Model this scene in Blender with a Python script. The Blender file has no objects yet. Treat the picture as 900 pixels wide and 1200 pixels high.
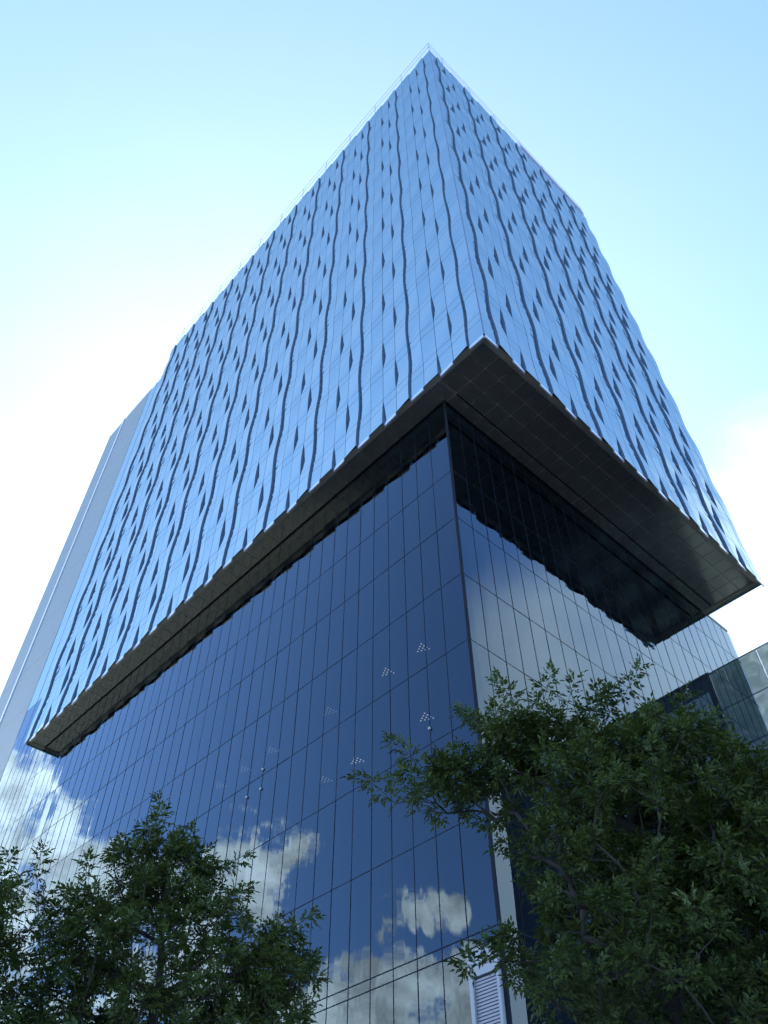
import bpy, math, random
import numpy as np

R = math.radians
sc = bpy.context.scene
COL = sc.collection
D = 25.0                      # horizontal metres from the camera to the upper corner of the tower
EYE = 1.6
YAW_U, YAW_W = 0.7522409859, 0.8188305088
Uv = np.array([-math.sin(YAW_U), math.cos(YAW_U), 0.0])     # along the left face, away from the viewer
Wv = np.array([math.sin(YAW_W), math.cos(YAW_W), 0.0])      # along the right face, away from the viewer
S = 0.9523                    # the lower block was surveyed on a grid a little larger than it is built
PU, PW = 0.786 * S, 0.9583 * S  # lower block faces
CU, CW = 0.5446, 0.8386       # upper block faces
SUN_AZ, SUN_EL = -8.0, 46.0
random.seed(7)
rng = np.random.default_rng(7)

# ------------------------------------------------------------------ helpers
def link(o, parent=None):
    COL.objects.link(o)
    if parent is not None:
        o.parent = parent
    return o

def thing(name, label, cat, loc=(0, 0, 0), rz=0.0, group=None):
    o = bpy.data.objects.new(name, None)
    o.empty_display_size = 0.5
    o.location = loc
    o.rotation_euler = (0, 0, rz)
    o['label'] = label
    o['category'] = cat
    if group:
        o['group'] = group
    return link(o)

class MB:
    def __init__(self):
        self.v, self.f, self.m = [], [], []
    def face(self, pts, m=0):
        n = len(self.v)
        self.v += [tuple(p) for p in pts]
        self.f.append(tuple(range(n, n + len(pts))))
        self.m.append(m)
    def box(self, lo, hi, m=0):
        n = len(self.v)
        (x0, y0, z0), (x1, y1, z1) = lo, hi
        self.v += [(x0, y0, z0), (x1, y0, z0), (x1, y1, z0), (x0, y1, z0), (x0, y0, z1), (x1, y0, z1), (x1, y1, z1), (x0, y1, z1)]
        for q in ((0, 3, 2, 1), (4, 5, 6, 7), (0, 1, 5, 4), (1, 2, 6, 5), (2, 3, 7, 6), (3, 0, 4, 7)):
            self.f.append(tuple(n + i for i in q))
            self.m.append(m)
    def tube(self, pts, rad, sides=6, m=0):
        pts = [np.array(p, float) for p in pts]
        n0 = len(self.v)
        for i, p in enumerate(pts):
            t = pts[min(i + 1, len(pts) - 1)] - pts[max(i - 1, 0)]
            t = t / (np.linalg.norm(t) + 1e-9)
            a = np.cross(t, (0, 0, 1.0) if abs(t[2]) < 0.9 else (1.0, 0, 0))
            a /= np.linalg.norm(a)
            b = np.cross(t, a)
            r = rad[i] if hasattr(rad, '__len__') else rad
            for k in range(sides):
                an = 2 * math.pi * k / sides
                self.v.append(tuple(p + r * (math.cos(an) * a + math.sin(an) * b)))
        for i in range(len(pts) - 1):
            for k in range(sides):
                k2 = (k + 1) % sides
                self.f.append((n0 + i * sides + k, n0 + i * sides + k2, n0 + (i + 1) * sides + k2, n0 + (i + 1) * sides + k))
                self.m.append(m)
        self.f.append(tuple(n0 + k for k in range(sides))[::-1]); self.m.append(m)
        self.f.append(tuple(n0 + (len(pts) - 1) * sides + k for k in range(sides))); self.m.append(m)
    def build(self, name, mats, parent=None, smooth=False, label=None):
        me = bpy.data.meshes.new(name)
        me.from_pydata(self.v, [], self.f)
        if not isinstance(mats, (list, tuple)):
            mats = [mats]
        for m in mats:
            me.materials.append(m)
        if len(mats) > 1:
            me.polygons.foreach_set('material_index', self.m)
        if smooth:
            me.polygons.foreach_set('use_smooth', [True] * len(me.polygons))
        me.update()
        o = bpy.data.objects.new(name, me)
        if label:
            o['label'] = label
        return link(o, parent)

def nodes(name):
    m = bpy.data.materials.new(name)
    m.use_nodes = True
    nt = m.node_tree
    nt.nodes.clear()
    out = nt.nodes.new('ShaderNodeOutputMaterial')
    return m, nt, out

def N(nt, typ, **kw):
    n = nt.nodes.new(typ)
    for k, v in kw.items():
        if k in n.inputs:
            n.inputs[k].default_value = v
        else:
            setattr(n, k, v)
    return n

def pbr(name, col, rough=0.5, metal=0.0, var=0.15, scale=1.5, bump=0.0, spec=0.5):
    """Principled surface with noise variation of its own colour and roughness."""
    m, nt, out = nodes(name)
    p = N(nt, 'ShaderNodeBsdfPrincipled')
    p.inputs['Metallic'].default_value = metal
    p.inputs['Specular IOR Level'].default_value = spec
    tc = N(nt, 'ShaderNodeTexCoord')
    no = N(nt, 'ShaderNodeTexNoise', Scale=scale, Detail=6.0)
    nt.links.new(tc.outputs['Object'], no.inputs['Vector'])
    mx = N(nt, 'ShaderNodeMix', data_type='RGBA')
    mx.inputs['A'].default_value = (*[c * (1 - var) for c in col], 1)
    mx.inputs['B'].default_value = (*[min(1, c * (1 + var)) for c in col], 1)
    nt.links.new(no.outputs['Fac'], mx.inputs['Factor'])
    nt.links.new(mx.outputs['Result'], p.inputs['Base Color'])
    mr = N(nt, 'ShaderNodeMapRange')
    mr.inputs['To Min'].default_value = rough * 0.85
    mr.inputs['To Max'].default_value = min(1, rough * 1.15)
    nt.links.new(no.outputs['Fac'], mr.inputs['Value'])
    nt.links.new(mr.outputs['Result'], p.inputs['Roughness'])
    if bump:
        b = N(nt, 'ShaderNodeBump', Strength=bump, Distance=0.02)
        nt.links.new(no.outputs['Fac'], b.inputs['Height'])
        nt.links.new(b.outputs['Normal'], p.inputs['Normal'])
    nt.links.new(p.outputs['BSDF'], out.inputs['Surface'])
    return m

def coated_glass(name, tint, ior, body, transmit=None, rough=0.0, wave=0.0, wave_scale=(0.5, 0.5, 0.15), body_rough=None):
    """Mirror coated facade glass: Fresnel reflection over a dark body (or a tinted see-through one)."""
    m, nt, out = nodes(name)
    fr = N(nt, 'ShaderNodeFresnel', IOR=ior)
    gl = N(nt, 'ShaderNodeBsdfGlossy', Roughness=rough)
    gl.inputs['Color'].default_value = (*tint, 1)
    if transmit:
        lo = N(nt, 'ShaderNodeBsdfTransparent')
        lo.inputs['Color'].default_value = (*transmit, 1)
    else:
        lo = N(nt, 'ShaderNodeBsdfDiffuse')
        lo.inputs['Color'].default_value = (*body, 1)
    mx = N(nt, 'ShaderNodeMixShader')
    nt.links.new(fr.outputs['Fac'], mx.inputs['Fac'])
    nt.links.new(lo.outputs[0], mx.inputs[1])
    nt.links.new(gl.outputs[0], mx.inputs[2])
    nt.links.new(mx.outputs[0], out.inputs['Surface'])
    if wave:
        tc = N(nt, 'ShaderNodeTexCoord')
        mp = N(nt, 'ShaderNodeMapping')
        mp.inputs['Scale'].default_value = wave_scale
        no = N(nt, 'ShaderNodeTexNoise', Scale=1.0, Detail=2.0)
        b = N(nt, 'ShaderNodeBump', Strength=1.0, Distance=wave)
        nt.links.new(tc.outputs['Object'], mp.inputs['Vector'])
        nt.links.new(mp.outputs['Vector'], no.inputs['Vector'])
        nt.links.new(no.outputs['Fac'], b.inputs['Height'])
        nt.links.new(b.outputs['Normal'], gl.inputs['Normal'])
        nt.links.new(b.outputs['Normal'], fr.inputs['Normal'])
    return m

# ------------------------------------------------------------------ materials
M = {}
M['glass_up'] = coated_glass('silver_blue_glass', (0.80, 1.0, 0.90), 8.5, (0.006, 0.03, 0.07), wave=0.010)
M['glass_low'] = coated_glass('dark_blue_glass', (0.62, 0.84, 0.97), 1.7, None, transmit=(0.18, 0.22, 0.28), wave=0.006, wave_scale=(0.7, 0.7, 0.12))
M['joint'] = pbr('dark_joint', (0.02, 0.025, 0.035), 0.5)
M['reveal'] = pbr('blue_grey_reveal', (0.095, 0.118, 0.175), 0.35, 0.35, spec=0.4)
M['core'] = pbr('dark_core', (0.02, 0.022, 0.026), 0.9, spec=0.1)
M['sill'] = pbr('pale_aluminium', (0.70, 0.72, 0.73), 0.28, 0.8, 0.05)
M['soffit'] = pbr('bronze_grey_soffit', (0.27, 0.25, 0.205), 0.14, 0.86, 0.04, 0.2)
M['soffit_rim'] = pbr('olive_metal_rim', (0.26, 0.245, 0.19), 0.35, 0.6, 0.10, 0.8)
M['groove'] = pbr('black_groove', (0.006, 0.006, 0.007), 0.8, spec=0.1)
M['gap'] = pbr('pale_panel_gap', (0.5, 0.5, 0.48), 0.6)
M['mullion'] = pbr('black_mullion', (0.010, 0.013, 0.020), 0.7, spec=0.08)
M['wall'] = pbr('grey_metal_cladding', (0.20, 0.235, 0.215), 0.5, 0.25, 0.08, 0.12)
M['fin'] = pbr('pale_metal_fin', (0.62, 0.66, 0.70), 0.3, 0.5, 0.05)
M['rail'] = pbr('grey_steel_rail', (0.14, 0.145, 0.15), 0.5, 0.2, 0.05)
M['white'] = pbr('white_panel', (0.28, 0.28, 0.27), 0.5, 0.0, 0.1)
M['louvre'] = pbr('grey_louvre', (0.22, 0.22, 0.23), 0.5, 0.4, 0.1)
M['dark_clad'] = pbr('dark_cladding', (0.045, 0.05, 0.06), 0.5, 0.2, 0.2, 0.8)
M['window'] = coated_glass('pale_window_glass', (0.9, 0.95, 0.95), 1.6, (0.34, 0.38, 0.36), wave=0.01)
M['coping'] = pbr('grey_coping', (0.16, 0.17, 0.17), 0.5, 0.2)
M['roof'] = pbr('pale_roof', (0.5, 0.49, 0.46), 0.9, 0.0, 0.1)
M['concrete'] = pbr('concrete', (0.34, 0.33, 0.31), 0.85, 0.0, 0.15, 0.7, 0.2)

def lamp_mat(f=1.0):
    m, nt, out = nodes('warm_lamp')
    e = N(nt, 'ShaderNodeEmission', Strength=LAMP * f)
    e.inputs['Color'].default_value = (1.0, 0.86, 0.66, 1)
    nt.links.new(e.outputs[0], out.inputs['Surface'])
    return m
LAMP = 0.30
M['lamp'] = lamp_mat()
M['lamp_dim'] = lamp_mat(0.4)

def frosted():
    m, nt, out = nodes('frosted_green_glass')
    tc = N(nt, 'ShaderNodeTexCoord')
    no = N(nt, 'ShaderNodeTexNoise', Scale=0.8, Detail=3.0, Distortion=1.2)
    nt.links.new(tc.outputs['Object'], no.inputs['Vector'])
    cr = N(nt, 'ShaderNodeValToRGB')
    cr.color_ramp.elements[0].position = 0.35
    cr.color_ramp.elements[0].color = (0.34, 0.40, 0.38, 1)
    cr.color_ramp.elements[1].position = 0.7
    cr.color_ramp.elements[1].color = (0.53, 0.59, 0.56, 1)
    nt.links.new(no.outputs['Fac'], cr.inputs['Fac'])
    tr = N(nt, 'ShaderNodeBsdfTranslucent')
    di = N(nt, 'ShaderNodeBsdfDiffuse')
    gl = N(nt, 'ShaderNodeBsdfGlossy', Roughness=0.1)
    nt.links.new(cr.outputs['Color'], tr.inputs['Color'])
    nt.links.new(cr.outputs['Color'], di.inputs['Color'])
    m1 = N(nt, 'ShaderNodeMixShader', Fac=0.45)
    nt.links.new(tr.outputs[0], m1.inputs[1]); nt.links.new(di.outputs[0], m1.inputs[2])
    fr = N(nt, 'ShaderNodeFresnel', IOR=1.45)
    m2 = N(nt, 'ShaderNodeMixShader')
    nt.links.new(fr.outputs[0], m2.inputs[0]); nt.links.new(m1.outputs[0], m2.inputs[1]); nt.links.new(gl.outputs[0], m2.inputs[2])
    nt.links.new(m2.outputs[0], out.inputs['Surface'])
    return m
M['frosted'] = frosted()

def clear_glass():
    m, nt, out = nodes('clear_railing_glass')
    fr = N(nt, 'ShaderNodeFresnel', IOR=1.5)
    gl = N(nt, 'ShaderNodeBsdfGlossy', Roughness=0.02)
    tr = N(nt, 'ShaderNodeBsdfTransparent')
    tr.inputs['Color'].default_value = (0.9, 0.95, 0.96, 1)
    mx = N(nt, 'ShaderNodeMixShader')
    nt.links.new(fr.outputs[0], mx.inputs[0]); nt.links.new(tr.outputs[0], mx.inputs[1]); nt.links.new(gl.outputs[0], mx.inputs[2])
    nt.links.new(mx.outputs[0], out.inputs['Surface'])
    return m
M['railglass'] = clear_glass()

def leaf_mat(name, c0, c1):
    m, nt, out = nodes(name)
    geo = N(nt, 'ShaderNodeNewGeometry')
    tc = N(nt, 'ShaderNodeTexCoord')
    no = N(nt, 'ShaderNodeTexNoise', Scale=1.1, Detail=2.0)
    nt.links.new(tc.outputs['Object'], no.inputs['Vector'])
    ad = N(nt, 'ShaderNodeMath', operation='MULTIPLY_ADD')
    nt.links.new(geo.outputs['Random Per Island'], ad.inputs[0])
    ad.inputs[1].default_value = 0.55
    nt.links.new(no.outputs['Fac'], ad.inputs[2])
    cr = N(nt, 'ShaderNodeValToRGB')
    cr.color_ramp.elements[0].position = 0.35
    cr.color_ramp.elements[0].color = (*c0, 1)
    cr.color_ramp.elements[1].position = 1.0
    cr.color_ramp.elements[1].color = (*c1, 1)
    nt.links.new(ad.outputs[0], cr.inputs['Fac'])
    p = N(nt, 'ShaderNodeBsdfPrincipled', Roughness=0.42)
    p.inputs['Specular IOR Level'].default_value = 0.22
    nt.links.new(cr.outputs['Color'], p.inputs['Base Color'])
    tl = N(nt, 'ShaderNodeBsdfTranslucent')
    hs = N(nt, 'ShaderNodeHueSaturation', Saturation=1.15, Value=1.3)
    hs.inputs['Hue'].default_value = 0.485
    nt.links.new(cr.outputs['Color'], hs.inputs['Color'])
    nt.links.new(hs.outputs['Color'], tl.inputs['Color'])
    mx = N(nt, 'ShaderNodeMixShader', Fac=0.26)
    nt.links.new(p.outputs[0], mx.inputs[1]); nt.links.new(tl.outputs[0], mx.inputs[2])
    nt.links.new(mx.outputs[0], out.inputs['Surface'])
    return m
M['leaf'] = leaf_mat('ash_leaf', (0.015, 0.031, 0.009), (0.075, 0.10, 0.022))
M['bark'] = pbr('grey_brown_bark', (0.04, 0.033, 0.025), 0.9, 0.0, 0.35, 9.0, 0.6, spec=0.2)

# ------------------------------------------------------------------ tower
rzW = math.atan2(Wv[1], Wv[0])
# local axes of the tower: x runs along W, y along U (a quarter turn to the left of x); origin at the lower block's corner
def L(u, w, z):
    return ((w - PW) * D, (u - PU) * D, z * D + EYE)
base = (Uv * PU + Wv * PW) * D
tower = thing('office_tower', 'tall blue mirrored glass office tower with wavy upper block overhanging a darker glass base', 'office tower', (base[0], base[1], 0), rzW)
ZG = -EYE / D

HF = 0.16125                  # storey of the upper block
ZB, ZT = 1.768, 4.655
CWD = 0.0504                  # panel width of the upper block
ZC = 1.955                    # centre of a lens of the first kind
NL, NR = 46, 25

def tri(t):                   # +1 at odd, -1 at even storeys
    return -math.cos(math.pi * t)
def kite(t):                  # a lens one storey tall
    t = (t + 1) % 2.0 - 1
    if t >= 0.5 or t <= -0.5:
        return 0.0
    return math.cos(math.pi * t) ** 1.3

def edge(k, n, z, side, dep):
    """outward offset (in D) of the panel edge at boundary k. side 0: low panel's edge, 1: high panel's edge"""
    t = (z - ZC) / HF
    if k == 0:
        return 0.0
    ty = k % 4
    s = 1 if side else -1
    if ty == 1:
        return s * dep * 0.48 + dep * 0.55 * tri(t)
    if ty == 2:
        return s * dep * 0.54 * kite(t)
    if ty == 3:
        return s * dep * 0.54 * kite(t - 1)
    return dep * 0.35 * tri(t + 0.5)

def zrows():
    rows = {round(ZB, 5), round(ZT, 5)}
    t = math.floor((ZB - ZC) / HF * 2) / 2
    while ZC + t * HF < ZT:
        for q in (0.0, -0.08, 0.25):
            z = ZC + (t + q) * HF
            if ZB + 0.004 < z < ZT - 0.004:
                rows.add(round(z, 5))
        t += 0.5
    return sorted(rows)
ROWS = zrows()
def joints():
    js = []
    k = math.floor((ZB - ZC) / HF) - 1
    while True:
        for q in (0.30, 0.52):
            z = ZC + (k + q) * HF
            if z > ZT - 0.01:
                return js
            if z > ZB + 0.01:
                js.append(z)
        k += 1
JOINTS = joints()
JH = 0.0009

def surf(face, s, off, z):
    return L(CU + s, CW - off, z) if face == 'left' else L(CU - off, CW + s, z)

def upper_strip(face, c, n, dep):
    inset = 0.0007
    s0, s1 = c * CWD, (c + 1) * CWD
    rows = ROWS
    zs = sorted(set(rows) | {round(j - JH, 5) for j in JOINTS} | {round(j + JH, 5) for j in JOINTS})
    mb = MB()
    flip = face == 'left'
    tl0, tl1 = rng.normal(0, 0.00012), rng.normal(0, 0.00012)
    jset = [(j - JH - 1e-5, j + JH + 1e-5) for j in JOINTS]
    def P(side, z):
        if side == 0:
            return surf(face, s0 + inset, edge(c, n, z, 1, dep) + tl0, z)
        return surf(face, s1 - inset, edge(c + 1, n, z, 0, dep) + tl1, z)
    def tw(z0):               # which way the crease of the half-storey facet runs
        return int(round((z0 - ZC) / HF * 2)) % 2 == 0
    for z0, z1 in zip(zs[:-1], zs[1:]):
        mid = 0.5 * (z0 + z1)
        jm = any(a < mid < b for a, b in jset)
        a, b, cc, d = P(0, z0), P(1, z0), P(1, z1), P(0, z1)
        m = 1 if jm else 0
        if tw(mid - 0.25 * HF):
            t1, t2 = (a, b, cc), (a, cc, d)
        else:
            t1, t2 = (a, b, d), (b, cc, d)
        for t in (t1, t2):
            mb.face(t[::-1] if flip else t, m)
    st = mb.build('facade_strip', [M['glass_up'], M['joint']], tower)
    if c >= 1 and c % 4 != 0:                   # the dark side face between this strip and the one before it
        rb = MB()
        for z0, z1 in zip(ROWS[:-1], ROWS[1:]):
            o0, o1 = edge(c, n, z0, 1, dep), edge(c, n, z1, 1, dep)
            i0, i1 = edge(c, n, z0, 0, dep), edge(c, n, z1, 0, dep)
            rb.face((surf(face, s0, i0 - 0.0006, z0), surf(face, s0, o0, z0), surf(face, s0, o1, z1), surf(face, s0, i1 - 0.0006, z1)))
        rb.build('reveal', M['reveal'], st)
    if (c + 1) % 4 in (1, 3):                   # bright lip under every second strip
        sb = MB()
        e0, e1 = edge(c, n, ZB, 1, dep), edge(c + 1, n, ZB, 0, dep)
        zt, zb = ZB - 0.0003, ZB - 0.0125
        q = [surf(face, s0 + 0.004, e0 + 0.0004, zb), surf(face, s1 - 0.002, e1 + 0.0004, zb), surf(face, s1 - 0.002, e1 + 0.0004, zt), surf(face, s0 + 0.004, e0 + 0.0004, zt)]
        r = [surf(face, s0 + 0.004, e0 - 0.0035, zb), surf(face, s1 - 0.002, e1 - 0.0035, zb), surf(face, s1 - 0.002, e1 - 0.0035, zt), surf(face, s0 + 0.004, e0 - 0.0035, zt)]
        sb.face(q); sb.face(r[::-1])
        for i in range(4):
            j = (i + 1) % 4
            sb.face((q[j], q[i], r[i], r[j]))
        sb.build('sill', M['sill'], st)
    return st

for c in range(NL):
    upper_strip('left', c, NL, 0.0060)
for c in range(NR):
    upper_strip('right', c, NR, 0.0056)
UEND, WEND = CU + NL * CWD, CW + NR * CWD

def lbox(mb, u0, u1, w0, w1, z0, z1, m=0):
    a, b = L(u0, w0, z0), L(u1, w1, z1)
    mb.box((min(a[0], b[0]), min(a[1], b[1]), min(a[2], b[2])), (max(a[0], b[0]), max(a[1], b[1]), max(a[2], b[2])), m)

mb = MB(); lbox(mb, CU + 0.016, UEND - 0.004, CW + 0.016, WEND - 0.004, 1.785, 4.64); mb.build('upper_core', M['core'], tower)
mb = MB(); lbox(mb, CU - 0.0012, CU + 0.0012, CW - 0.0012, CW + 0.0012, ZB, ZT + 0.002); mb.build('corner_post', M['reveal'], tower)
# closing glass on the two far ends
mb = MB()
lbox(mb, UEND - 0.0035, UEND - 0.001, CW + 0.006, WEND - 0.01, ZB, ZT)
mb.build('end_glazing', M['glass_up'], tower)
mb = MB()
lbox(mb, CU + 0.006, UEND - 0.01, WEND - 0.0035, WEND - 0.001, ZB, ZT)
mb.build('end_glazing', M['glass_up'], tower)

# roof slab, glass balustrade and two rails
mb = MB(); lbox(mb, CU + 0.006, UEND - 0.006, CW + 0.006, WEND - 0.006, 4.641, 4.654); mb.build('roof_slab', M['roof'], tower)
rail = MB()
for z in (4.735, 4.808):
    r = 0.0008
    for (u0, w0, u1, w1) in ((CU, CW, UEND, CW), (CU, CW, CU, WEND), (UEND, CW, UEND, WEND), (CU, WEND, UEND, WEND)):
        if u0 != u1:
            lbox(rail, u0 - r * 0.98, u1 + r * 0.98, w0 - r, w0 + r, z - r, z + r)
        else:
            lbox(rail, u0 - r, u0 + r, w0 + r * 1.02, w1 - r * 1.02, z - r * 0.97, z + r * 0.97)
for k in range(0, NL + 1, 4):
    u = min(CU + k * CWD + 0.003, UEND - 0.003)
    lbox(rail, u - 0.0009, u + 0.0009, CW + 0.0012, CW + 0.003, 4.645, 4.81)
for k in range(2, NR + 1, 4):
    w = min(CW + k * CWD, WEND - 0.003)
    lbox(rail, CU + 0.0012, CU + 0.003, w - 0.0009, w + 0.0009, 4.645, 4.81)
rail.build('roof_rail', M['rail'], tower)
bal = MB()
lbox(bal, CU + 0.0032, CU + 0.0038, 1.55, WEND - 0.002, 4.66, 4.80)
bal.build('balustrade_glass', M['railglass'], tower)

# soffit of the overhang: bordered panel field, two slots, black shadow gap against the lower block
ZS = 1.779
B0, B1 = 0.0035, 0.021
rim = MB()
def ring(mb, inn, out, z0, z1):
    u0, u1, w0, w1 = CU, UEND, CW, WEND
    lbox(mb, u0 + out, u0 + inn, w0 + out, w1 - out, z0, z1)
    lbox(mb, u1 - inn, u1 - out, w0 + out, w1 - out, z0, z1)
    lbox(mb, u0 + inn, u1 - inn, w0 + out, w0 + inn, z0, z1)
    lbox(mb, u0 + inn, u1 - inn, w1 - inn, w1 - out, z0, z1)
ring(rim, 0.0165, 0.003, ZS - 0.004, ZS + 0.006)
ring(rim, B1, 0.0166, ZS - 0.0015, ZS + 0.006)
rim.build('soffit_rim', M['soffit_rim'], tower)
back = MB()
lbox(back, CU + 0.004, PU + 0.02, CW + 0.004, WEND - 0.004, ZS + 0.0026, ZS + 0.005)
lbox(back, PU + 0.0201, UEND - 0.004, CW + 0.004, PW + 0.02, ZS + 0.0026, ZS + 0.005)
back.build('soffit_backing', M['gap'], tower)
pan = MB()
def cuts(a, b, first):
    xs = [a]
    x = first
    while x < b - 0.004:
        if x > a + 0.004:
            xs.append(x)
        x += CWD
    return xs + [b]
g = 0.0007
def soffit_panel(u0, u1, w0, w1):
    zz = [ZS + rng.normal(0, 0.00006) for _ in range(4)]
    P = [L(u0 + g, w0 + g, zz[0]), L(u0 + g, w1 - g, zz[1]), L(u1 - g, w1 - g, zz[2]), L(u1 - g, w0 + g, zz[3])]
    pan.face(P[::-1] if False else P)
SL0, SL1 = 0.7100, 0.7150      # the slot
us = [CU + B1, 0.6117, 0.6624, SL0]
ws = cuts(CW + B1, WEND - B1, 0.8673 + CWD)
for i in range(len(us) - 1):
    for j in range(len(ws) - 1):
        soffit_panel(us[i], us[i + 1], ws[j], ws[j + 1])
for j in range(len(ws) - 1):
    if ws[j + 1] <= 0.925:
        soffit_panel(SL0, SL1, ws[j], ws[j + 1])
    soffit_panel(SL1, PU - 0.003, ws[j], ws[j + 1])
ul = cuts(PU - 0.003, UEND - B1, 0.8643)
wl = [CW + B1, PW - 0.003]
for i in range(len(ul) - 1):
    for j in range(len(wl) - 1):
        soffit_panel(ul[i], ul[i + 1], wl[j], wl[j + 1])
pan.build('soffit', M['soffit'], tower)
gr = MB()
lbox(gr, SL0 + 0.0003, SL1 - 0.0003, 0.9195, WEND - B1, ZS + 0.0005, ZS + 0.0024)
lbox(gr, PU - 0.0028, PU + 0.006, PW - 0.0028, WEND - B1 - 0.0005, ZS + 0.0005, ZS + 0.0024)
lbox(gr, PU + 0.0062, UEND - B1, PW - 0.0028, PW + 0.006, ZS + 0.0005, ZS + 0.0024)
gr.build('soffit_slot', M['groove'], tower)

# ---- lower block: upright glass strips between black mullions
ZJ = [z * S for z in (0.158, 0.335, 0.5125, 0.690, 0.868, 1.046, 1.224, 1.402, 1.571, 1.744)]
WING = 4.93 * S
WALL_U = 3.403 * S
lu = [PU, 0.8485 * S]
while lu[-1] + 0.0535 * S < WALL_U + 0.01:
    lu.append(lu[-1] + 0.0535 * S)
lu[-1] = WALL_U
REND = 2.352 * S
rw = [PW + 0.0535 * S * k for k in range(27)]
rw[-1] = REND
def low_strip(face, a, b, ztop):
    mb = MB()
    zs = [ZG] + [z for z in ZJ if z < ztop - 0.02]
    z = zs[-1] + 0.165
    while z < ztop - 0.05:
        zs.append(z); z += HF
    zs.append(ztop)
    gp = 0.0005
    for z0, z1 in zip(zs[:-1], zs[1:]):
        t = rng.normal(0, 0.00010, 4)      # each pane sits a hair out of true
        if face == 'left':
            q = [L(a + gp, PW + t[0], z0 + gp), L(b - gp, PW + t[1], z0 + gp), L(b - gp, PW + t[1] + (t[2] - t[0]) * .5, z1 - gp), L(a + gp, PW + t[0] + (t[2] - t[0]) * .5, z1 - gp)]
            q = q[::-1]
        else:
            q = [L(PU + t[0], a + gp, z0 + gp), L(PU + t[1], b - gp, z0 + gp), L(PU + t[1] + (t[2] - t[0]) * .5, b - gp, z1 - gp), L(PU + t[0] + (t[2] - t[0]) * .5, a + gp, z1 - gp)]
        mb.face(q, 1 if (ztop > 2 and z0 > 2.1) else 0)
    return mb.build('glass_strip', [M['glass_low'], M['glass_up']], tower)
def mull(u0, u1, w0, w1, z1, z0=ZG):
    mb = MB(); lbox(mb, u0, u1, w0, w1, z0, z1); return mb.build('mullion', M['mullion'], tower)
for i in range(len(lu) - 1):
    top = WING if lu[i] > UEND - 0.03 else ZS
    low_strip('left', lu[i], lu[i + 1], top)
    if i:
        mull(lu[i] - 0.0006, lu[i] + 0.0006, PW - 0.0005, PW + 0.002, top - 0.001)
for i in range(len(rw) - 1):
    low_strip('right', rw[i], rw[i + 1], ZS)
    if i:
        mull(PU - 0.0005, PU + 0.002, rw[i] - 0.0006, rw[i] + 0.0006, ZS - 0.001)
mb = MB(); lbox(mb, PU - 0.0022, PU + 0.0024, PW - 0.0022, PW + 0.0024, ZG, ZS - 0.001); mb.build('corner_mullion', M['mullion'], tower)
for z in ZJ:
    h = 0.0009 if abs(z - 0.5125 * S) < 0.001 else 0.0006
    mb = MB(); lbox(mb, PU + 0.0026, UEND + 0.02, PW - 0.0004, PW + 0.0018, z - h, z + h); mb.build('transom', M['mullion'], tower)
    mb = MB(); lbox(mb, PU - 0.0004, PU + 0.0018, PW + 0.0026, REND - 0.0005, z - h, z + h); mb.build('transom', M['mullion'], tower)
mb = MB(); lbox(mb, PU + 0.0026, WALL_U - 0.001, PW - 0.0006, PW + 0.0017, 0.4945 * S, 0.4960 * S); mb.build('transom', M['mullion'], tower)
mb = MB()
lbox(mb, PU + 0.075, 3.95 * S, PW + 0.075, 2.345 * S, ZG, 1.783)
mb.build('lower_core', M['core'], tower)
mb = MB(); lbox(mb, UEND + 0.004, 3.95 * S, PW + 0.03, 2.33 * S, 1.784, 4.90 * S); mb.build('rear_core', M['core'], tower)
# pale end return at the far end of the right face
mb = MB(); lbox(mb, PU + 0.003, 3.95 * S, REND - 0.0065, REND - 0.0005, ZG, 1.79); mb.build('end_wall', M['wall'], tower)
mb = MB(); lbox(mb, PU, UEND, 2.1008, REND - 0.0005, 1.7905, 1.797); mb.build('lower_roof', M['roof'], tower)

# ---- grey clad side wing with a pale upright fin
mb = MB()
zz = ZG
while zz < 4.95 * S:
    z1 = min(zz + 0.322, 4.95 * S)
    lbox(mb, WALL_U + 0.002, 3.735 * S, PW - 0.001, PW + 0.02, zz + 0.0005, z1 - 0.0005)
    lbox(mb, 3.762 * S, 3.955 * S, PW - 0.001, PW + 0.02, zz + 0.0005, z1 - 0.0005)
    zz = z1
mb.build('side_wall', M['wall'], tower)
mb = MB(); lbox(mb, WALL_U + 0.002, 3.955 * S, PW + 0.0205, 2.34 * S, ZG, 4.945 * S); mb.build('side_wall_body', M['wall'], tower)
mb = MB(); lbox(mb, 3.742 * S, 3.760 * S, PW - 0.006, PW + 0.019, ZG, 4.955 * S); mb.build('fin', M['fin'], tower)
mb = MB(); lbox(mb, 3.7355 * S, 3.7415 * S, PW + 0.004, PW + 0.019, ZG, 4.945 * S); mb.build('fin_joint', M['joint'], tower)
rl = MB()
for z in (4.985 * S, 5.02 * S):
    lbox(rl, UEND + 0.05, 3.76 * S, PW + 0.008, PW + 0.0095, z - 0.0008, z + 0.0008)
k = UEND + 0.05
while k < 3.76 * S:
    lbox(rl, k, k + 0.0012, PW + 0.0096, PW + 0.0108, 4.95 * S, 5.02 * S); k += 0.06
rl.build('wing_rail', M['rail'], tower)

for u, z in ((1.4509 * S, 1.060 * S), (1.4499 * S, 1.010 * S), (1.5078 * S, 1.012 * S), (0.9015 * S, 0.90 * S)):
    k = min(lu, key=lambda q: abs(q - u))
    mb = MB(); lbox(mb, k - 0.0022, k + 0.0022, PW - 0.0035, PW - 0.0006, z - 0.0024, z + 0.0024); mb.build('bracket', M['white'], tower)

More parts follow.
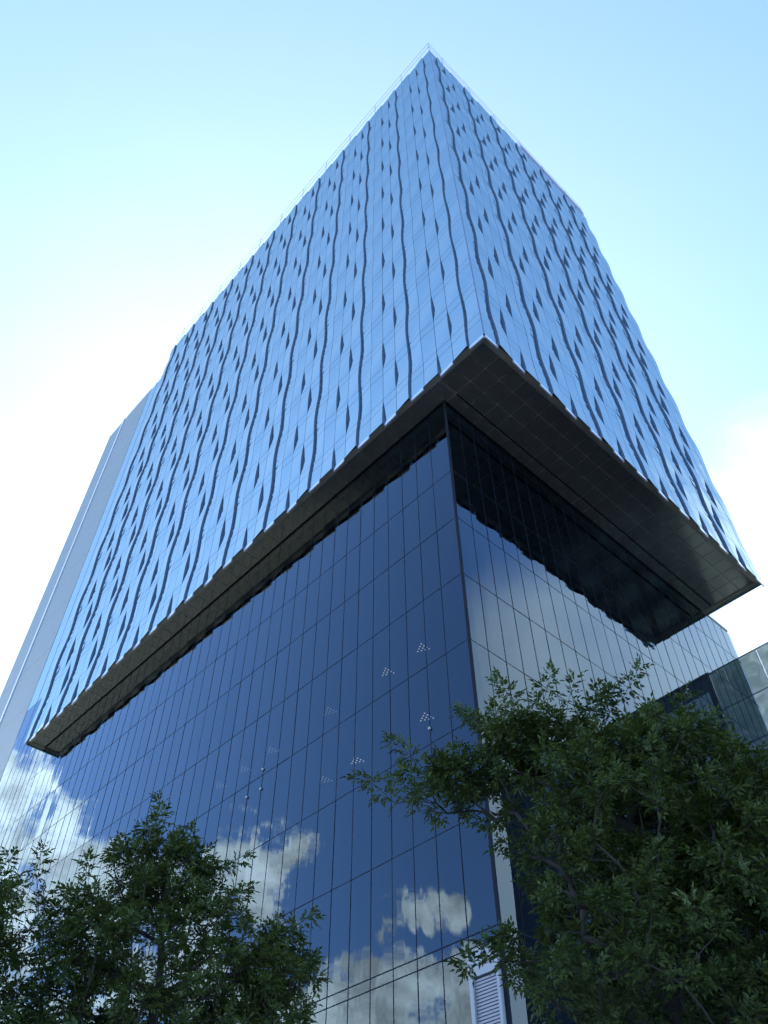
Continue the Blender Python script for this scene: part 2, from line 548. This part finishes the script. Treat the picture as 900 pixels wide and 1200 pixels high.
# ---- service doorway at the foot of the lower block's corner
df = MB()
lbox(df, 0.790 * S, 0.8455 * S, PW - 0.008, PW - 0.0015, 0.452 * S, 0.488 * S)
lbox(df, 0.8385 * S, 0.8455 * S, PW - 0.008, PW - 0.0015, ZG, 0.4515 * S)
lbox(df, 0.790 * S, 0.7945 * S, PW - 0.008, PW - 0.0015, ZG, 0.4515 * S)
df.build('door_surround', M['white'], tower)
lv = MB()
z = ZG + 0.002
while z < 0.447 * S:
    lbox(lv, 0.7948 * S, 0.8382 * S, PW - 0.0045, PW - 0.0016, z, z + 0.0030)
    z += 0.0042
lv.build('louvre', M['louvre'], tower)

# ------------------------------------------------------------------ ceiling lamps seen through the lower glass
# ------------------------------------------------------------------ neighbour building
NB_W = 2.3535
nb_o = (Uv * 0.786 + Wv * NB_W) * S
neigh = thing('low_building', 'lower dark clad building beside the tower base with a pale frosted glass end bay', 'building', (nb_o[0] * D, nb_o[1] * D, 0), rzW)
def LN(u, w, z):
    return ((w - NB_W) * S * D, (u - 0.786) * S * D, (z if z == ZG else z * S) * D + EYE)
def nbox(mb, u0, u1, w0, w1, z0, z1, m=0):
    a, b = LN(u0, w0, z0), LN(u1, w1, z1)
    mb.box((min(a[0], b[0]), min(a[1], b[1]), min(a[2], b[2])), (max(a[0], b[0]), max(a[1], b[1]), max(a[2], b[2])), m)
ZN = 1.767
U1, U0 = 0.6665, -0.27
mb = MB(); nbox(mb, U0, U1, NB_W, 3.4, ZG, ZN); mb.build('wall', M['dark_clad'], neigh)
mb = MB(); nbox(mb, U0 - 0.002, U1 + 0.001, NB_W - 0.004, 3.4, ZN + 0.0002, ZN + 0.006); mb.build('roof', M['coping'], neigh)
for (za, zb) in ((1.622, 1.764), (1.476, 1.617), (1.33, 1.471), (1.18, 1.325)):
    for (ua, ub) in ((0.668, 0.7245), (0.7258, 0.788)):
        mb = MB(); nbox(mb, ua, ub, NB_W, NB_W + 0.0016, za, zb); mb.build('frosted_panel', M['frosted'], neigh)
for z in (1.6195, 1.4735, 1.3275, 1.177, 1.767):
    mb = MB(); nbox(mb, 0.667, 0.789, NB_W - 0.001, NB_W + 0.003, z - 0.0022, z + 0.0022); mb.build('panel_rail', M['coping'], neigh)
mb = MB(); nbox(mb, 0.667, 0.785, NB_W + 0.001, NB_W + 0.06, ZG, 1.17); mb.build('lower_wall', M['dark_clad'], neigh)
for z0 in (1.60, 1.42, 1.24, 1.06):
    for k in range(6):
        u = 0.598 - k * 0.128
        fr = MB()
        nbox(fr, u - 0.0505, u + 0.0505, NB_W - 0.002, NB_W - 0.0004, z0 - 0.0025, z0 - 0.0001)
        nbox(fr, u - 0.0505, u + 0.0505, NB_W - 0.002, NB_W - 0.0004, z0 + 0.1001, z0 + 0.1025)
        nbox(fr, u - 0.0525, u - 0.0501, NB_W - 0.002, NB_W - 0.0004, z0, z0 + 0.1)
        nbox(fr, u + 0.0501, u + 0.0525, NB_W - 0.002, NB_W - 0.0004, z0, z0 + 0.1)
        f = fr.build('window', M['coping'], neigh)
        p = MB(); nbox(p, u - 0.0499, u + 0.0499, NB_W - 0.0012, NB_W - 0.0003, z0 + 0.0002, z0 + 0.0998); p.build('pane', M['window'], f)


# clusters of small lamps on two ceilings behind the glass
def dist(u, w, z):
    return (Uv * u + Wv * w) * S * D + np.array([0, 0, z * S * D + EYE])
LAMPS = [
    (0.9521, 1.1435, 'triangle of ceiling lamps behind dark glass, nearest the corner in the upper row'),
    (1.0625, 1.1435, 'triangle of ceiling lamps behind dark glass, second from the corner in the upper row'),
    (1.2564, 1.1435, 'triangle of ceiling lamps behind dark glass, third from the corner in the upper row'),
    (1.4723, 1.1435, 'faint triangle of ceiling lamps behind glass, fourth from the corner in the upper row'),
    (1.5835, 1.1435, 'faint triangle of ceiling lamps behind glass, fifth from the corner in the upper row'),
    (1.6884, 1.1435, 'faint triangle of ceiling lamps, farthest from the corner in the upper row'),
    (0.9520, 0.9685, 'triangle of ceiling lamps behind dark glass, nearest the corner in the lower row'),
    (1.1577, 0.9685, 'triangle of ceiling lamps behind dark glass, middle one of the lower row'),
    (1.2601, 0.9685, 'triangle of ceiling lamps behind dark glass, farthest from the corner in the lower row'),
]
for i, (u, z, lab) in enumerate(LAMPS):
    p = dist(u, 0.9983, z)
    t = thing('ceiling_light', lab, 'ceiling light', tuple(p), rzW, 'ceiling lamps seen through the tower glass')
    hb = MB()
    hb.box((-0.38, -0.36, 0.012), (0.38, 0.36, 0.05))
    hb.build('housing', M['core'], t)
    for r in range(4):
        for q in range(r + 1):
            x, y = (q - r / 2) * 0.19, 0.28 - r * 0.18
            b = MB()
            b.tube([(x, y, 0.011), (x, y, -0.012)], [0.036, 0.030], 8)
            b.build('bulb', M['lamp'] if u < 1.2 else M['lamp_dim'], t)


# ------------------------------------------------------------------ trees
def unit(v):
    return v / (np.linalg.norm(v) + 1e-9)

def make_tree(label, bx, by, fork, blobs, tips, seed, leaves=16, group='ash trees in front of the tower', trunk_r=0.10):
    rg = np.random.default_rng(seed)
    t = thing('ash_tree', label, 'tree', (bx, by, 0), 0, group)
    o = np.array([bx, by, 0.0])
    # nodes of the skeleton: position, parent, path length
    pos, par, plen = [np.zeros(3)], [-1], [0.0]
    def add(p, pa):
        pos.append(np.array(p, float)); par.append(pa); plen.append(plen[pa] + np.linalg.norm(pos[-1] - pos[pa]))
        return len(pos) - 1
    k = 0
    for i in range(1, 7):
        k = add((rg.normal(0, .02) + 0.03 * math.sin(i), rg.normal(0, .02), fork * i / 6), k)
    att = []
    for c, r, n in blobs:
        c, r = np.array(c), np.array(r)
        for _ in range(n):
            d = unit(rg.normal(size=3))
            att.append(c + d * r * (rg.uniform(0.12, 1.0) ** 0.5) - o)
    main_tips = [np.array(c) - o for c in tips]
    # a few strong limbs first, then everything else in order of distance
    cents = [np.array(c) - o for c, r, n in blobs]
    forkp = pos[k]
    att = sorted(att, key=lambda a: np.linalg.norm(a - forkp) + rg.normal(0, .1))
    order = cents + att + main_tips
    chains, ends = [], []
    P = None
    for ai, a in enumerate(order):
        A = np.array(pos)
        dd = np.linalg.norm(A - a, axis=1) + 0.22 * np.array(plen) + np.where(A[:, 2] > a[2] + 0.05, 0.25, 0.0)
        dd[:6] += 5 if fork > 1 else 0
        n = int(np.argmin(dd))
        p0 = pos[n]
        L_ = np.linalg.norm(a - p0)
        if L_ < 0.04:
            continue
        d0 = unit(pos[n] - pos[par[n]]) if par[n] >= 0 else np.array([0, 0, 1.0])
        m = unit(unit(a - p0) + 0.35 * d0 + np.array([0, 0, 0.10]))
        mid = p0 + m * L_ * 0.5 + rg.normal(0, 0.05 * L_, 3)
        steps = max(2, int(L_ / 0.16))
        ch = [n]
        for i in range(1, steps + 1):
            q = i / steps
            pt = (1 - q) ** 2 * p0 + 2 * q * (1 - q) * mid + q * q * a + rg.normal(0, 0.010, 3) * (q < 1)
            ch.append(add(pt, ch[-1]))
        chains.append(ch)
        if ai >= len(cents):
            ends.append((ch[-1], ai >= len(cents) + len(att)))
    # thickness from how much each node carries
    load = np.zeros(len(pos))
    for e, _ in ends:
        j = e
        while j >= 0:
            load[j] += 1; j = par[j]
    load = np.maximum(load, 0.6)
    rad = 0.0035 * load ** 0.5
    rad = rad * (trunk_r / rad[1]) if rad[1] > trunk_r else rad
    rad = np.maximum(rad, 0.003)
    tb = MB()
    tb.tube([pos[i] for i in range(0, 7)], [rad[1] * (1.25 if i == 0 else 1.0) for i in range(7)], 10)
    for ch in chains:
        rr = [rad[j] for j in ch]
        rr[0] = min(rr[0], rr[1] * 1.25)
        tb.tube([pos[j] for j in ch], rr, 6 if rr[0] > 0.008 else 4)
    # leaves: shoots with pinnate leaves radiating from the tips
    V, Fc = [], []
    def leaflet(p, d, nrm, ln, wd):
        sdir = unit(np.cross(d, nrm))
        n = len(V)
        up = nrm * wd * 0.35
        droop = -nrm * ln * rg.uniform(0.0, 0.22)
        V.extend((p, p + d * ln * 0.42 + sdir * wd * 0.5 + up, p + d * ln * 0.42 - sdir * wd * 0.5 + up, p + d * ln + droop))
        Fc.extend(((n, n + 1, n + 3), (n, n + 3, n + 2)))
    def leaf(p, d, size):
        nrm = unit(np.array([0, 0, 1.0]) - d * d[2] + rg.normal(0, .45, 3))
        nrm = unit(nrm - d * (nrm @ d))
        sd = np.cross(d, nrm)
        ln = size * rg.uniform(0.8, 1.15)
        prs = 3 if rg.random() < 0.75 else 2
        for k in range(prs):
            q = 0.38 + 0.5 * k / prs
            b = p + d * ln * q - nrm * ln * 0.25 * q * q
            for sgn in (-1, 1):
                dl = unit(d * rg.uniform(.5, .9) + sgn * sd * rg.uniform(.7, 1.0) - nrm * rg.uniform(0, .4))
                leaflet(b, dl, unit(nrm + rg.normal(0, .25, 3)), ln * rg.uniform(.38, .52), ln * rg.uniform(.17, .24))
        leaflet(p + d * ln * 0.9 - nrm * ln * 0.2, unit(d - nrm * 0.3), nrm, ln * 0.5, ln * 0.19)
    tw = MB()
    for e, tip in ends:
        d = unit(pos[e] - pos[par[e]])
        d = unit(d + np.array([0, 0, 0.75 if tip else 0.35]) + rg.normal(0, .15, 3))
        sh = rg.uniform(0.34, 0.52) if tip else rg.uniform(0.06, 0.16)
        base_, endp = pos[e], pos[e] + d * sh
        tb.tube([base_, base_ + d * sh * .5 + rg.normal(0, .008, 3), endp], [0.0035, 0.003, 0.002], 4)
        nl = leaves + (9 if tip else 0) + int(rg.integers(-2, 3))
        a1 = unit(np.cross(d, [0.3, 0.5, 0.8])); a2 = np.cross(d, a1)
        ph = rg.uniform(0, 6.28)
        for j in range(nl):
            q = (j + 0.5) / nl
            an = ph + j * 2.4
            sp = 1.25 - 0.85 * q ** 2
            ld = unit(d * math.cos(sp) + (a1 * math.cos(an) + a2 * math.sin(an)) * math.sin(sp) + np.array([0, 0, -0.12]))
            leaf(base_ + d * sh * (q ** 0.8), ld, rg.uniform(0.085, 0.15))
    tb.build('trunk', M['bark'], t, smooth=True)
    me = bpy.data.meshes.new('crown')
    V = np.array(V, dtype=np.float32)
    Fa = np.array(Fc, dtype=np.int32)
    me.vertices.add(len(V)); me.vertices.foreach_set('co', V.ravel())
    me.loops.add(Fa.size); me.loops.foreach_set('vertex_index', Fa.ravel())
    me.polygons.add(len(Fa)); me.polygons.foreach_set('loop_start', np.arange(0, Fa.size, 3, dtype=np.int32))
    me.update(calc_edges=True)
    me.materials.append(M['leaf'])
    link(bpy.data.objects.new('crown', me), t)
    return t

make_tree('large dense ash tree at the right, one bough reaching left across the tower corner', 2.05, 7.2, 2.6, [
    ((2.34, 7.1, 5.3), (1.2, 1.2, 1.02), 290), ((2.3, 7.1, 4.2), (1.25, 1.3, 0.95), 240),
    ((1.28, 7.4, 6.15), (0.40, 0.38, 0.60), 46), ((0.66, 7.5, 6.08), (0.42, 0.28, 0.30), 30), ((1.72, 7.3, 6.3), (0.48, 0.35, 0.40), 48),
    ((2.5, 7.05, 5.95), (0.75, 0.7, 0.38), 60), ((3.35, 6.7, 5.1), (0.75, 0.8, 0.72), 90), ((3.15, 6.8, 4.2), (0.9, 0.9, 0.8), 90),
    ((1.02, 7.4, 4.38), (0.28, 0.25, 0.2), 9)],
    [(0.10, 7.5, 5.88), (0.42, 7.48, 6.22), (0.35, 7.5, 5.8), (1.02, 7.42, 6.75), (1.22, 7.4, 6.6), (1.42, 7.35, 6.95), (1.62, 7.33, 6.75), (1.85, 7.28, 6.6), (2.08, 7.22, 6.65), (2.26, 7.15, 6.6), (2.45, 7.09, 6.8), (2.3, 7.15, 6.55), (2.8, 7.0, 6.3), (3.2, 6.8, 5.85), (3.5, 6.65, 5.75), (2.0, 7.2, 6.5), (1.75, 7.3, 6.6)], 11)
make_tree('airy ash tree left of centre, its crown spread in front of reflected clouds', -2.2, 9.2, 2.9, [
    ((-2.35, 9.2, 5.05), (1.05, 1.0, 0.85), 170), ((-2.5, 9.15, 5.95), (0.62, 0.6, 0.5), 80),
    ((-1.22, 9.4, 4.95), (0.45, 0.5, 0.62), 75), ((-2.1, 9.2, 4.15), (1.3, 1.1, 0.6), 125), ((-3.15, 8.95, 5.3), (0.35, 0.4, 0.4), 34), ((-3.25, 8.95, 4.5), (0.45, 0.5, 0.5), 46)],
    [(-2.5, 9.16, 6.35), (-2.75, 9.1, 6.2), (-1.98, 9.25, 5.95), (-1.12, 9.43, 5.42), (-3.25, 8.9, 5.75), (-2.2, 9.2, 6.15)], 23, leaves=15)
make_tree('ash tree cut off by the left edge, standing beside the airy one', -4.35, 8.6, 2.8, [
    ((-4.2, 8.6, 5.05), (0.72, 0.8, 0.75), 115), ((-4.3, 8.6, 4.2), (1.0, 1.0, 0.65), 140)],
    [(-3.72, 8.75, 5.7), (-4.1, 8.6, 5.65), (-3.6, 8.8, 5.1)], 37, leaves=15)

# ------------------------------------------------------------------ ground
mb = MB(); mb.face([(-900, -900, 0), (900, -900, 0), (900, 900, 0), (-900, 900, 0)])
gnd = mb.build('ground', pbr('ground', (0.17, 0.16, 0.14), 0.9, 0.0, 0.3, 0.05))
gnd['kind'] = 'structure'
mb = MB()
mb.box((-26, -14, 0.004), (26, 60, 0.13))
pv = mb.build('pavement', pbr('paving', (0.36, 0.34, 0.30), 0.85, 0.0, 0.12, 0.8))
pv['kind'] = 'structure'

# ------------------------------------------------------------------ sky, sun, camera
wd = bpy.data.worlds.new('World')
sc.world = wd
wd.use_nodes = True
nt = wd.node_tree
nt.nodes.clear()
wo = N(nt, 'ShaderNodeOutputWorld')
bg = N(nt, 'ShaderNodeBackground', Strength=0.12)
sky = N(nt, 'ShaderNodeTexSky')
sky.sky_type = 'NISHITA'
sky.sun_disc = False
sky.sun_elevation = R(SUN_EL)
sky.sun_rotation = R(SUN_AZ)
sky.air_density = 0.6
sky.dust_density = 0.15
sky.ozone_density = 6.0
tc = N(nt, 'ShaderNodeTexCoord')
nv = N(nt, 'ShaderNodeVectorMath', operation='NORMALIZE')
nt.links.new(tc.outputs['Generated'], nv.inputs[0])

def dirv(az, el):
    return (math.cos(R(el)) * math.sin(R(az)), math.cos(R(el)) * math.cos(R(az)), math.sin(R(el)))
# cumulus banks: azimuth, elevation, angular radius (deg)
CLOUDS = [
    (-79.6, 26.4, 1.4), (-78.6, 25.2, 1.9), (-76.0, 25.0, 2.3), (-73.5, 24.6, 2.4), (-71.0, 24.6, 2.2), (-78, 23.6, 1.4),
    (-90.6, 23.1, 1.1), (-89.0, 22.5, 0.8),
    (-86.0, 18.7, 3.8), (-90.5, 17.7, 3.6), (-82.0, 17.4, 3.6), (-76.0, 18.0, 3.5), (-70.0, 18.5, 3.6), (-95, 15, 2.5),
    (-60.0, 28.2, 1.9), (-57.0, 29.6, 2.2), (-63.5, 27.2, 1.3), (-66.0, 23.6, 2.8), (-62.0, 22.6, 3.4), (-69.0, 24.0, 1.8), (-63.5, 16.0, 4.0),
]
SOFT = [(80.0, 34.8, 5.2), (71.0, 34.0, 6.5), (60.0, 33.0, 9.0), (88.0, 22.0, 8.0), (86, 30, 7), (48, 30, 9), (36, 31, 8), (36, 36, 6)]
def field(lst, k):
    acc = None
    for az, el, r in lst:
        ds = N(nt, 'ShaderNodeVectorMath', operation='DISTANCE')
        nt.links.new(nv.outputs[0], ds.inputs[0])
        ds.inputs[1].default_value = dirv(az, el)
        ma = N(nt, 'ShaderNodeMath', operation='MULTIPLY_ADD')
        nt.links.new(ds.outputs['Value'], ma.inputs[0])
        ma.inputs[1].default_value = -1.0 / (R(r) * 1.5)
        ma.inputs[2].default_value = 1.0
        if acc is None:
            acc = ma
        else:
            mxx = N(nt, 'ShaderNodeMath', operation='SMOOTH_MAX')
            mxx.inputs[2].default_value = k
            nt.links.new(acc.outputs[0], mxx.inputs[0])
            nt.links.new(ma.outputs[0], mxx.inputs[1])
            acc = mxx
    c = N(nt, 'ShaderNodeMath', operation='MAXIMUM')
    c.inputs[1].default_value = -1.5
    nt.links.new(acc.outputs[0], c.inputs[0])
    return c
def density(acc, noise, amp, off, lo, hi, top):
    nm = N(nt, 'ShaderNodeMath', operation='MULTIPLY_ADD')
    nt.links.new(noise.outputs['Fac'], nm.inputs[0]); nm.inputs[1].default_value = amp; nm.inputs[2].default_value = off
    sm = N(nt, 'ShaderNodeMath', operation='ADD')
    nt.links.new(acc.outputs[0], sm.inputs[0]); nt.links.new(nm.outputs[0], sm.inputs[1])
    den = N(nt, 'ShaderNodeMapRange', interpolation_type='SMOOTHSTEP')
    den.inputs['From Min'].default_value = lo; den.inputs['From Max'].default_value = hi
    den.inputs['To Max'].default_value = top
    nt.links.new(sm.outputs[0], den.inputs['Value'])
    return den
no = N(nt, 'ShaderNodeTexNoise', Scale=17.0, Detail=10.0, Roughness=0.60)
nt.links.new(nv.outputs[0], no.inputs['Vector'])
no3 = N(nt, 'ShaderNodeTexNoise', Scale=5.0, Detail=6.0, Roughness=0.5)
nt.links.new(nv.outputs[0], no3.inputs['Vector'])
den = density(field(CLOUDS, 0.2), no, 3.4, -1.95, 0.0, 0.42, 0.97)
den2 = density(field(SOFT, 0.3), no3, 2.2, -1.05, -0.30, 1.0, 0.85)
# thin veil of high haze, thicker low down
no2 = N(nt, 'ShaderNodeTexNoise', Scale=2.6, Detail=6.0, Roughness=0.55, Distortion=0.4)
nt.links.new(nv.outputs[0], no2.inputs['Vector'])
sep = N(nt, 'ShaderNodeSeparateXYZ'); nt.links.new(nv.outputs[0], sep.inputs[0])
sd = N(nt, 'ShaderNodeVectorMath', operation='DISTANCE'); nt.links.new(nv.outputs[0], sd.inputs[0]); sd.inputs[1].default_value = dirv(SUN_AZ - 4, SUN_EL - 14)
near = N(nt, 'ShaderNodeMapRange', interpolation_type='SMOOTHSTEP'); nt.links.new(sd.outputs['Value'], near.inputs['Value'])
near.inputs['From Min'].default_value = 0.80; near.inputs['From Max'].default_value = 0.10
near.inputs['To Max'].default_value = 0.22
vn = N(nt, 'ShaderNodeMath', operation='MULTIPLY_ADD'); nt.links.new(no2.outputs['Fac'], vn.inputs[0]); vn.inputs[1].default_value = 3.2; vn.inputs[2].default_value = -1.3
veil = N(nt, 'ShaderNodeMath', operation='MULTIPLY', use_clamp=True); nt.links.new(near.outputs['Result'], veil.inputs[0]); nt.links.new(vn.outputs[0], veil.inputs[1])
# cloud colour: bright tops, greyer cores
no4 = N(nt, 'ShaderNodeTexNoise', Scale=21.0, Detail=8.0, Roughness=0.62, Distortion=0.3)
nt.links.new(nv.outputs[0], no4.inputs['Vector'])
cc = N(nt, 'ShaderNodeMapRange'); nt.links.new(no4.outputs['Fac'], cc.inputs['Value'])
cc.inputs['From Min'].default_value = 0.36; cc.inputs['From Max'].default_value = 0.64
cc.inputs['To Min'].default_value = 0.58; cc.inputs['To Max'].default_value = 1.35
ccol = N(nt, 'ShaderNodeVectorMath', operation='SCALE'); ccol.inputs[0].default_value = (4.9, 5.05, 5.3)
nt.links.new(cc.outputs['Result'], ccol.inputs['Scale'])
wide = N(nt, 'ShaderNodeMapRange', interpolation_type='SMOOTHSTEP'); nt.links.new(sd.outputs['Value'], wide.inputs['Value'])
wide.inputs['From Min'].default_value = 1.25; wide.inputs['From Max'].default_value = 0.35
wide.inputs['To Max'].default_value = 0.12
vsum = N(nt, 'ShaderNodeMath', operation='ADD', use_clamp=True); nt.links.new(veil.outputs[0], vsum.inputs[0]); nt.links.new(wide.outputs['Result'], vsum.inputs[1])
m1 = N(nt, 'ShaderNodeMix', data_type='RGBA'); nt.links.new(vsum.outputs[0], m1.inputs['Factor'])
nt.links.new(sky.outputs[0], m1.inputs['A']); m1.inputs['B'].default_value = (3.2, 3.3, 3.4, 1)
m2 = N(nt, 'ShaderNodeMix', data_type='RGBA'); nt.links.new(den.outputs['Result'], m2.inputs['Factor'])
m3 = N(nt, 'ShaderNodeMix', data_type='RGBA'); nt.links.new(den2.outputs['Result'], m3.inputs['Factor'])
nt.links.new(m1.outputs['Result'], m3.inputs['A']); m3.inputs['B'].default_value = (2.9, 3.2, 3.6, 1)
nt.links.new(m3.outputs['Result'], m2.inputs['A']); nt.links.new(ccol.outputs[0], m2.inputs['B'])
nt.links.new(m2.outputs['Result'], bg.inputs['Color'])
nt.links.new(bg.outputs[0], wo.inputs['Surface'])

sl = bpy.data.lights.new('sun', 'SUN')
sl.energy = 3.0
sl.angle = R(0.53)
sl.color = (1.0, 0.95, 0.87)
so = link(bpy.data.objects.new('sun', sl))
sdv = dirv(SUN_AZ, SUN_EL)
so.location = (0, 0, 200)
from mathutils import Vector, Matrix
so.rotation_euler = Vector(sdv).to_track_quat('Z', 'Y').to_euler()

cam = bpy.data.cameras.new('camera')
co = link(bpy.data.objects.new('camera', cam))
sc.camera = co
cam.sensor_fit = 'HORIZONTAL'
cam.sensor_width = 36.0
cam.lens = 971.1167 / 900.0 * 36.0
cam.clip_start = 0.1
cam.clip_end = 5000
PITCH, ROLL = 0.857002325, -0.00542014344
F = Vector((0, math.cos(PITCH), math.sin(PITCH)))
Rt = Vector((1, 0, 0))
Up = Rt.cross(F)
c, s = math.cos(ROLL), math.sin(ROLL)
R2 = c * Rt + s * Up
U2 = -s * Rt + c * Up
co.matrix_world = Matrix(((R2.x, U2.x, -F.x, 0), (R2.y, U2.y, -F.y, 0), (R2.z, U2.z, -F.z, EYE), (0, 0, 0, 1)))

vs = sc.view_settings
sc.display_settings.display_device = 'sRGB'
vs.view_transform = 'Standard'
vs.look = 'None'
vs.exposure = 2.66
vs.gamma = 1.0
vs.use_curve_mapping = False
sc.render.engine = 'CYCLES'
sc.cycles.max_bounces = 10
sc.cycles.glossy_bounces = 6
sc.cycles.transparent_max_bounces = 12
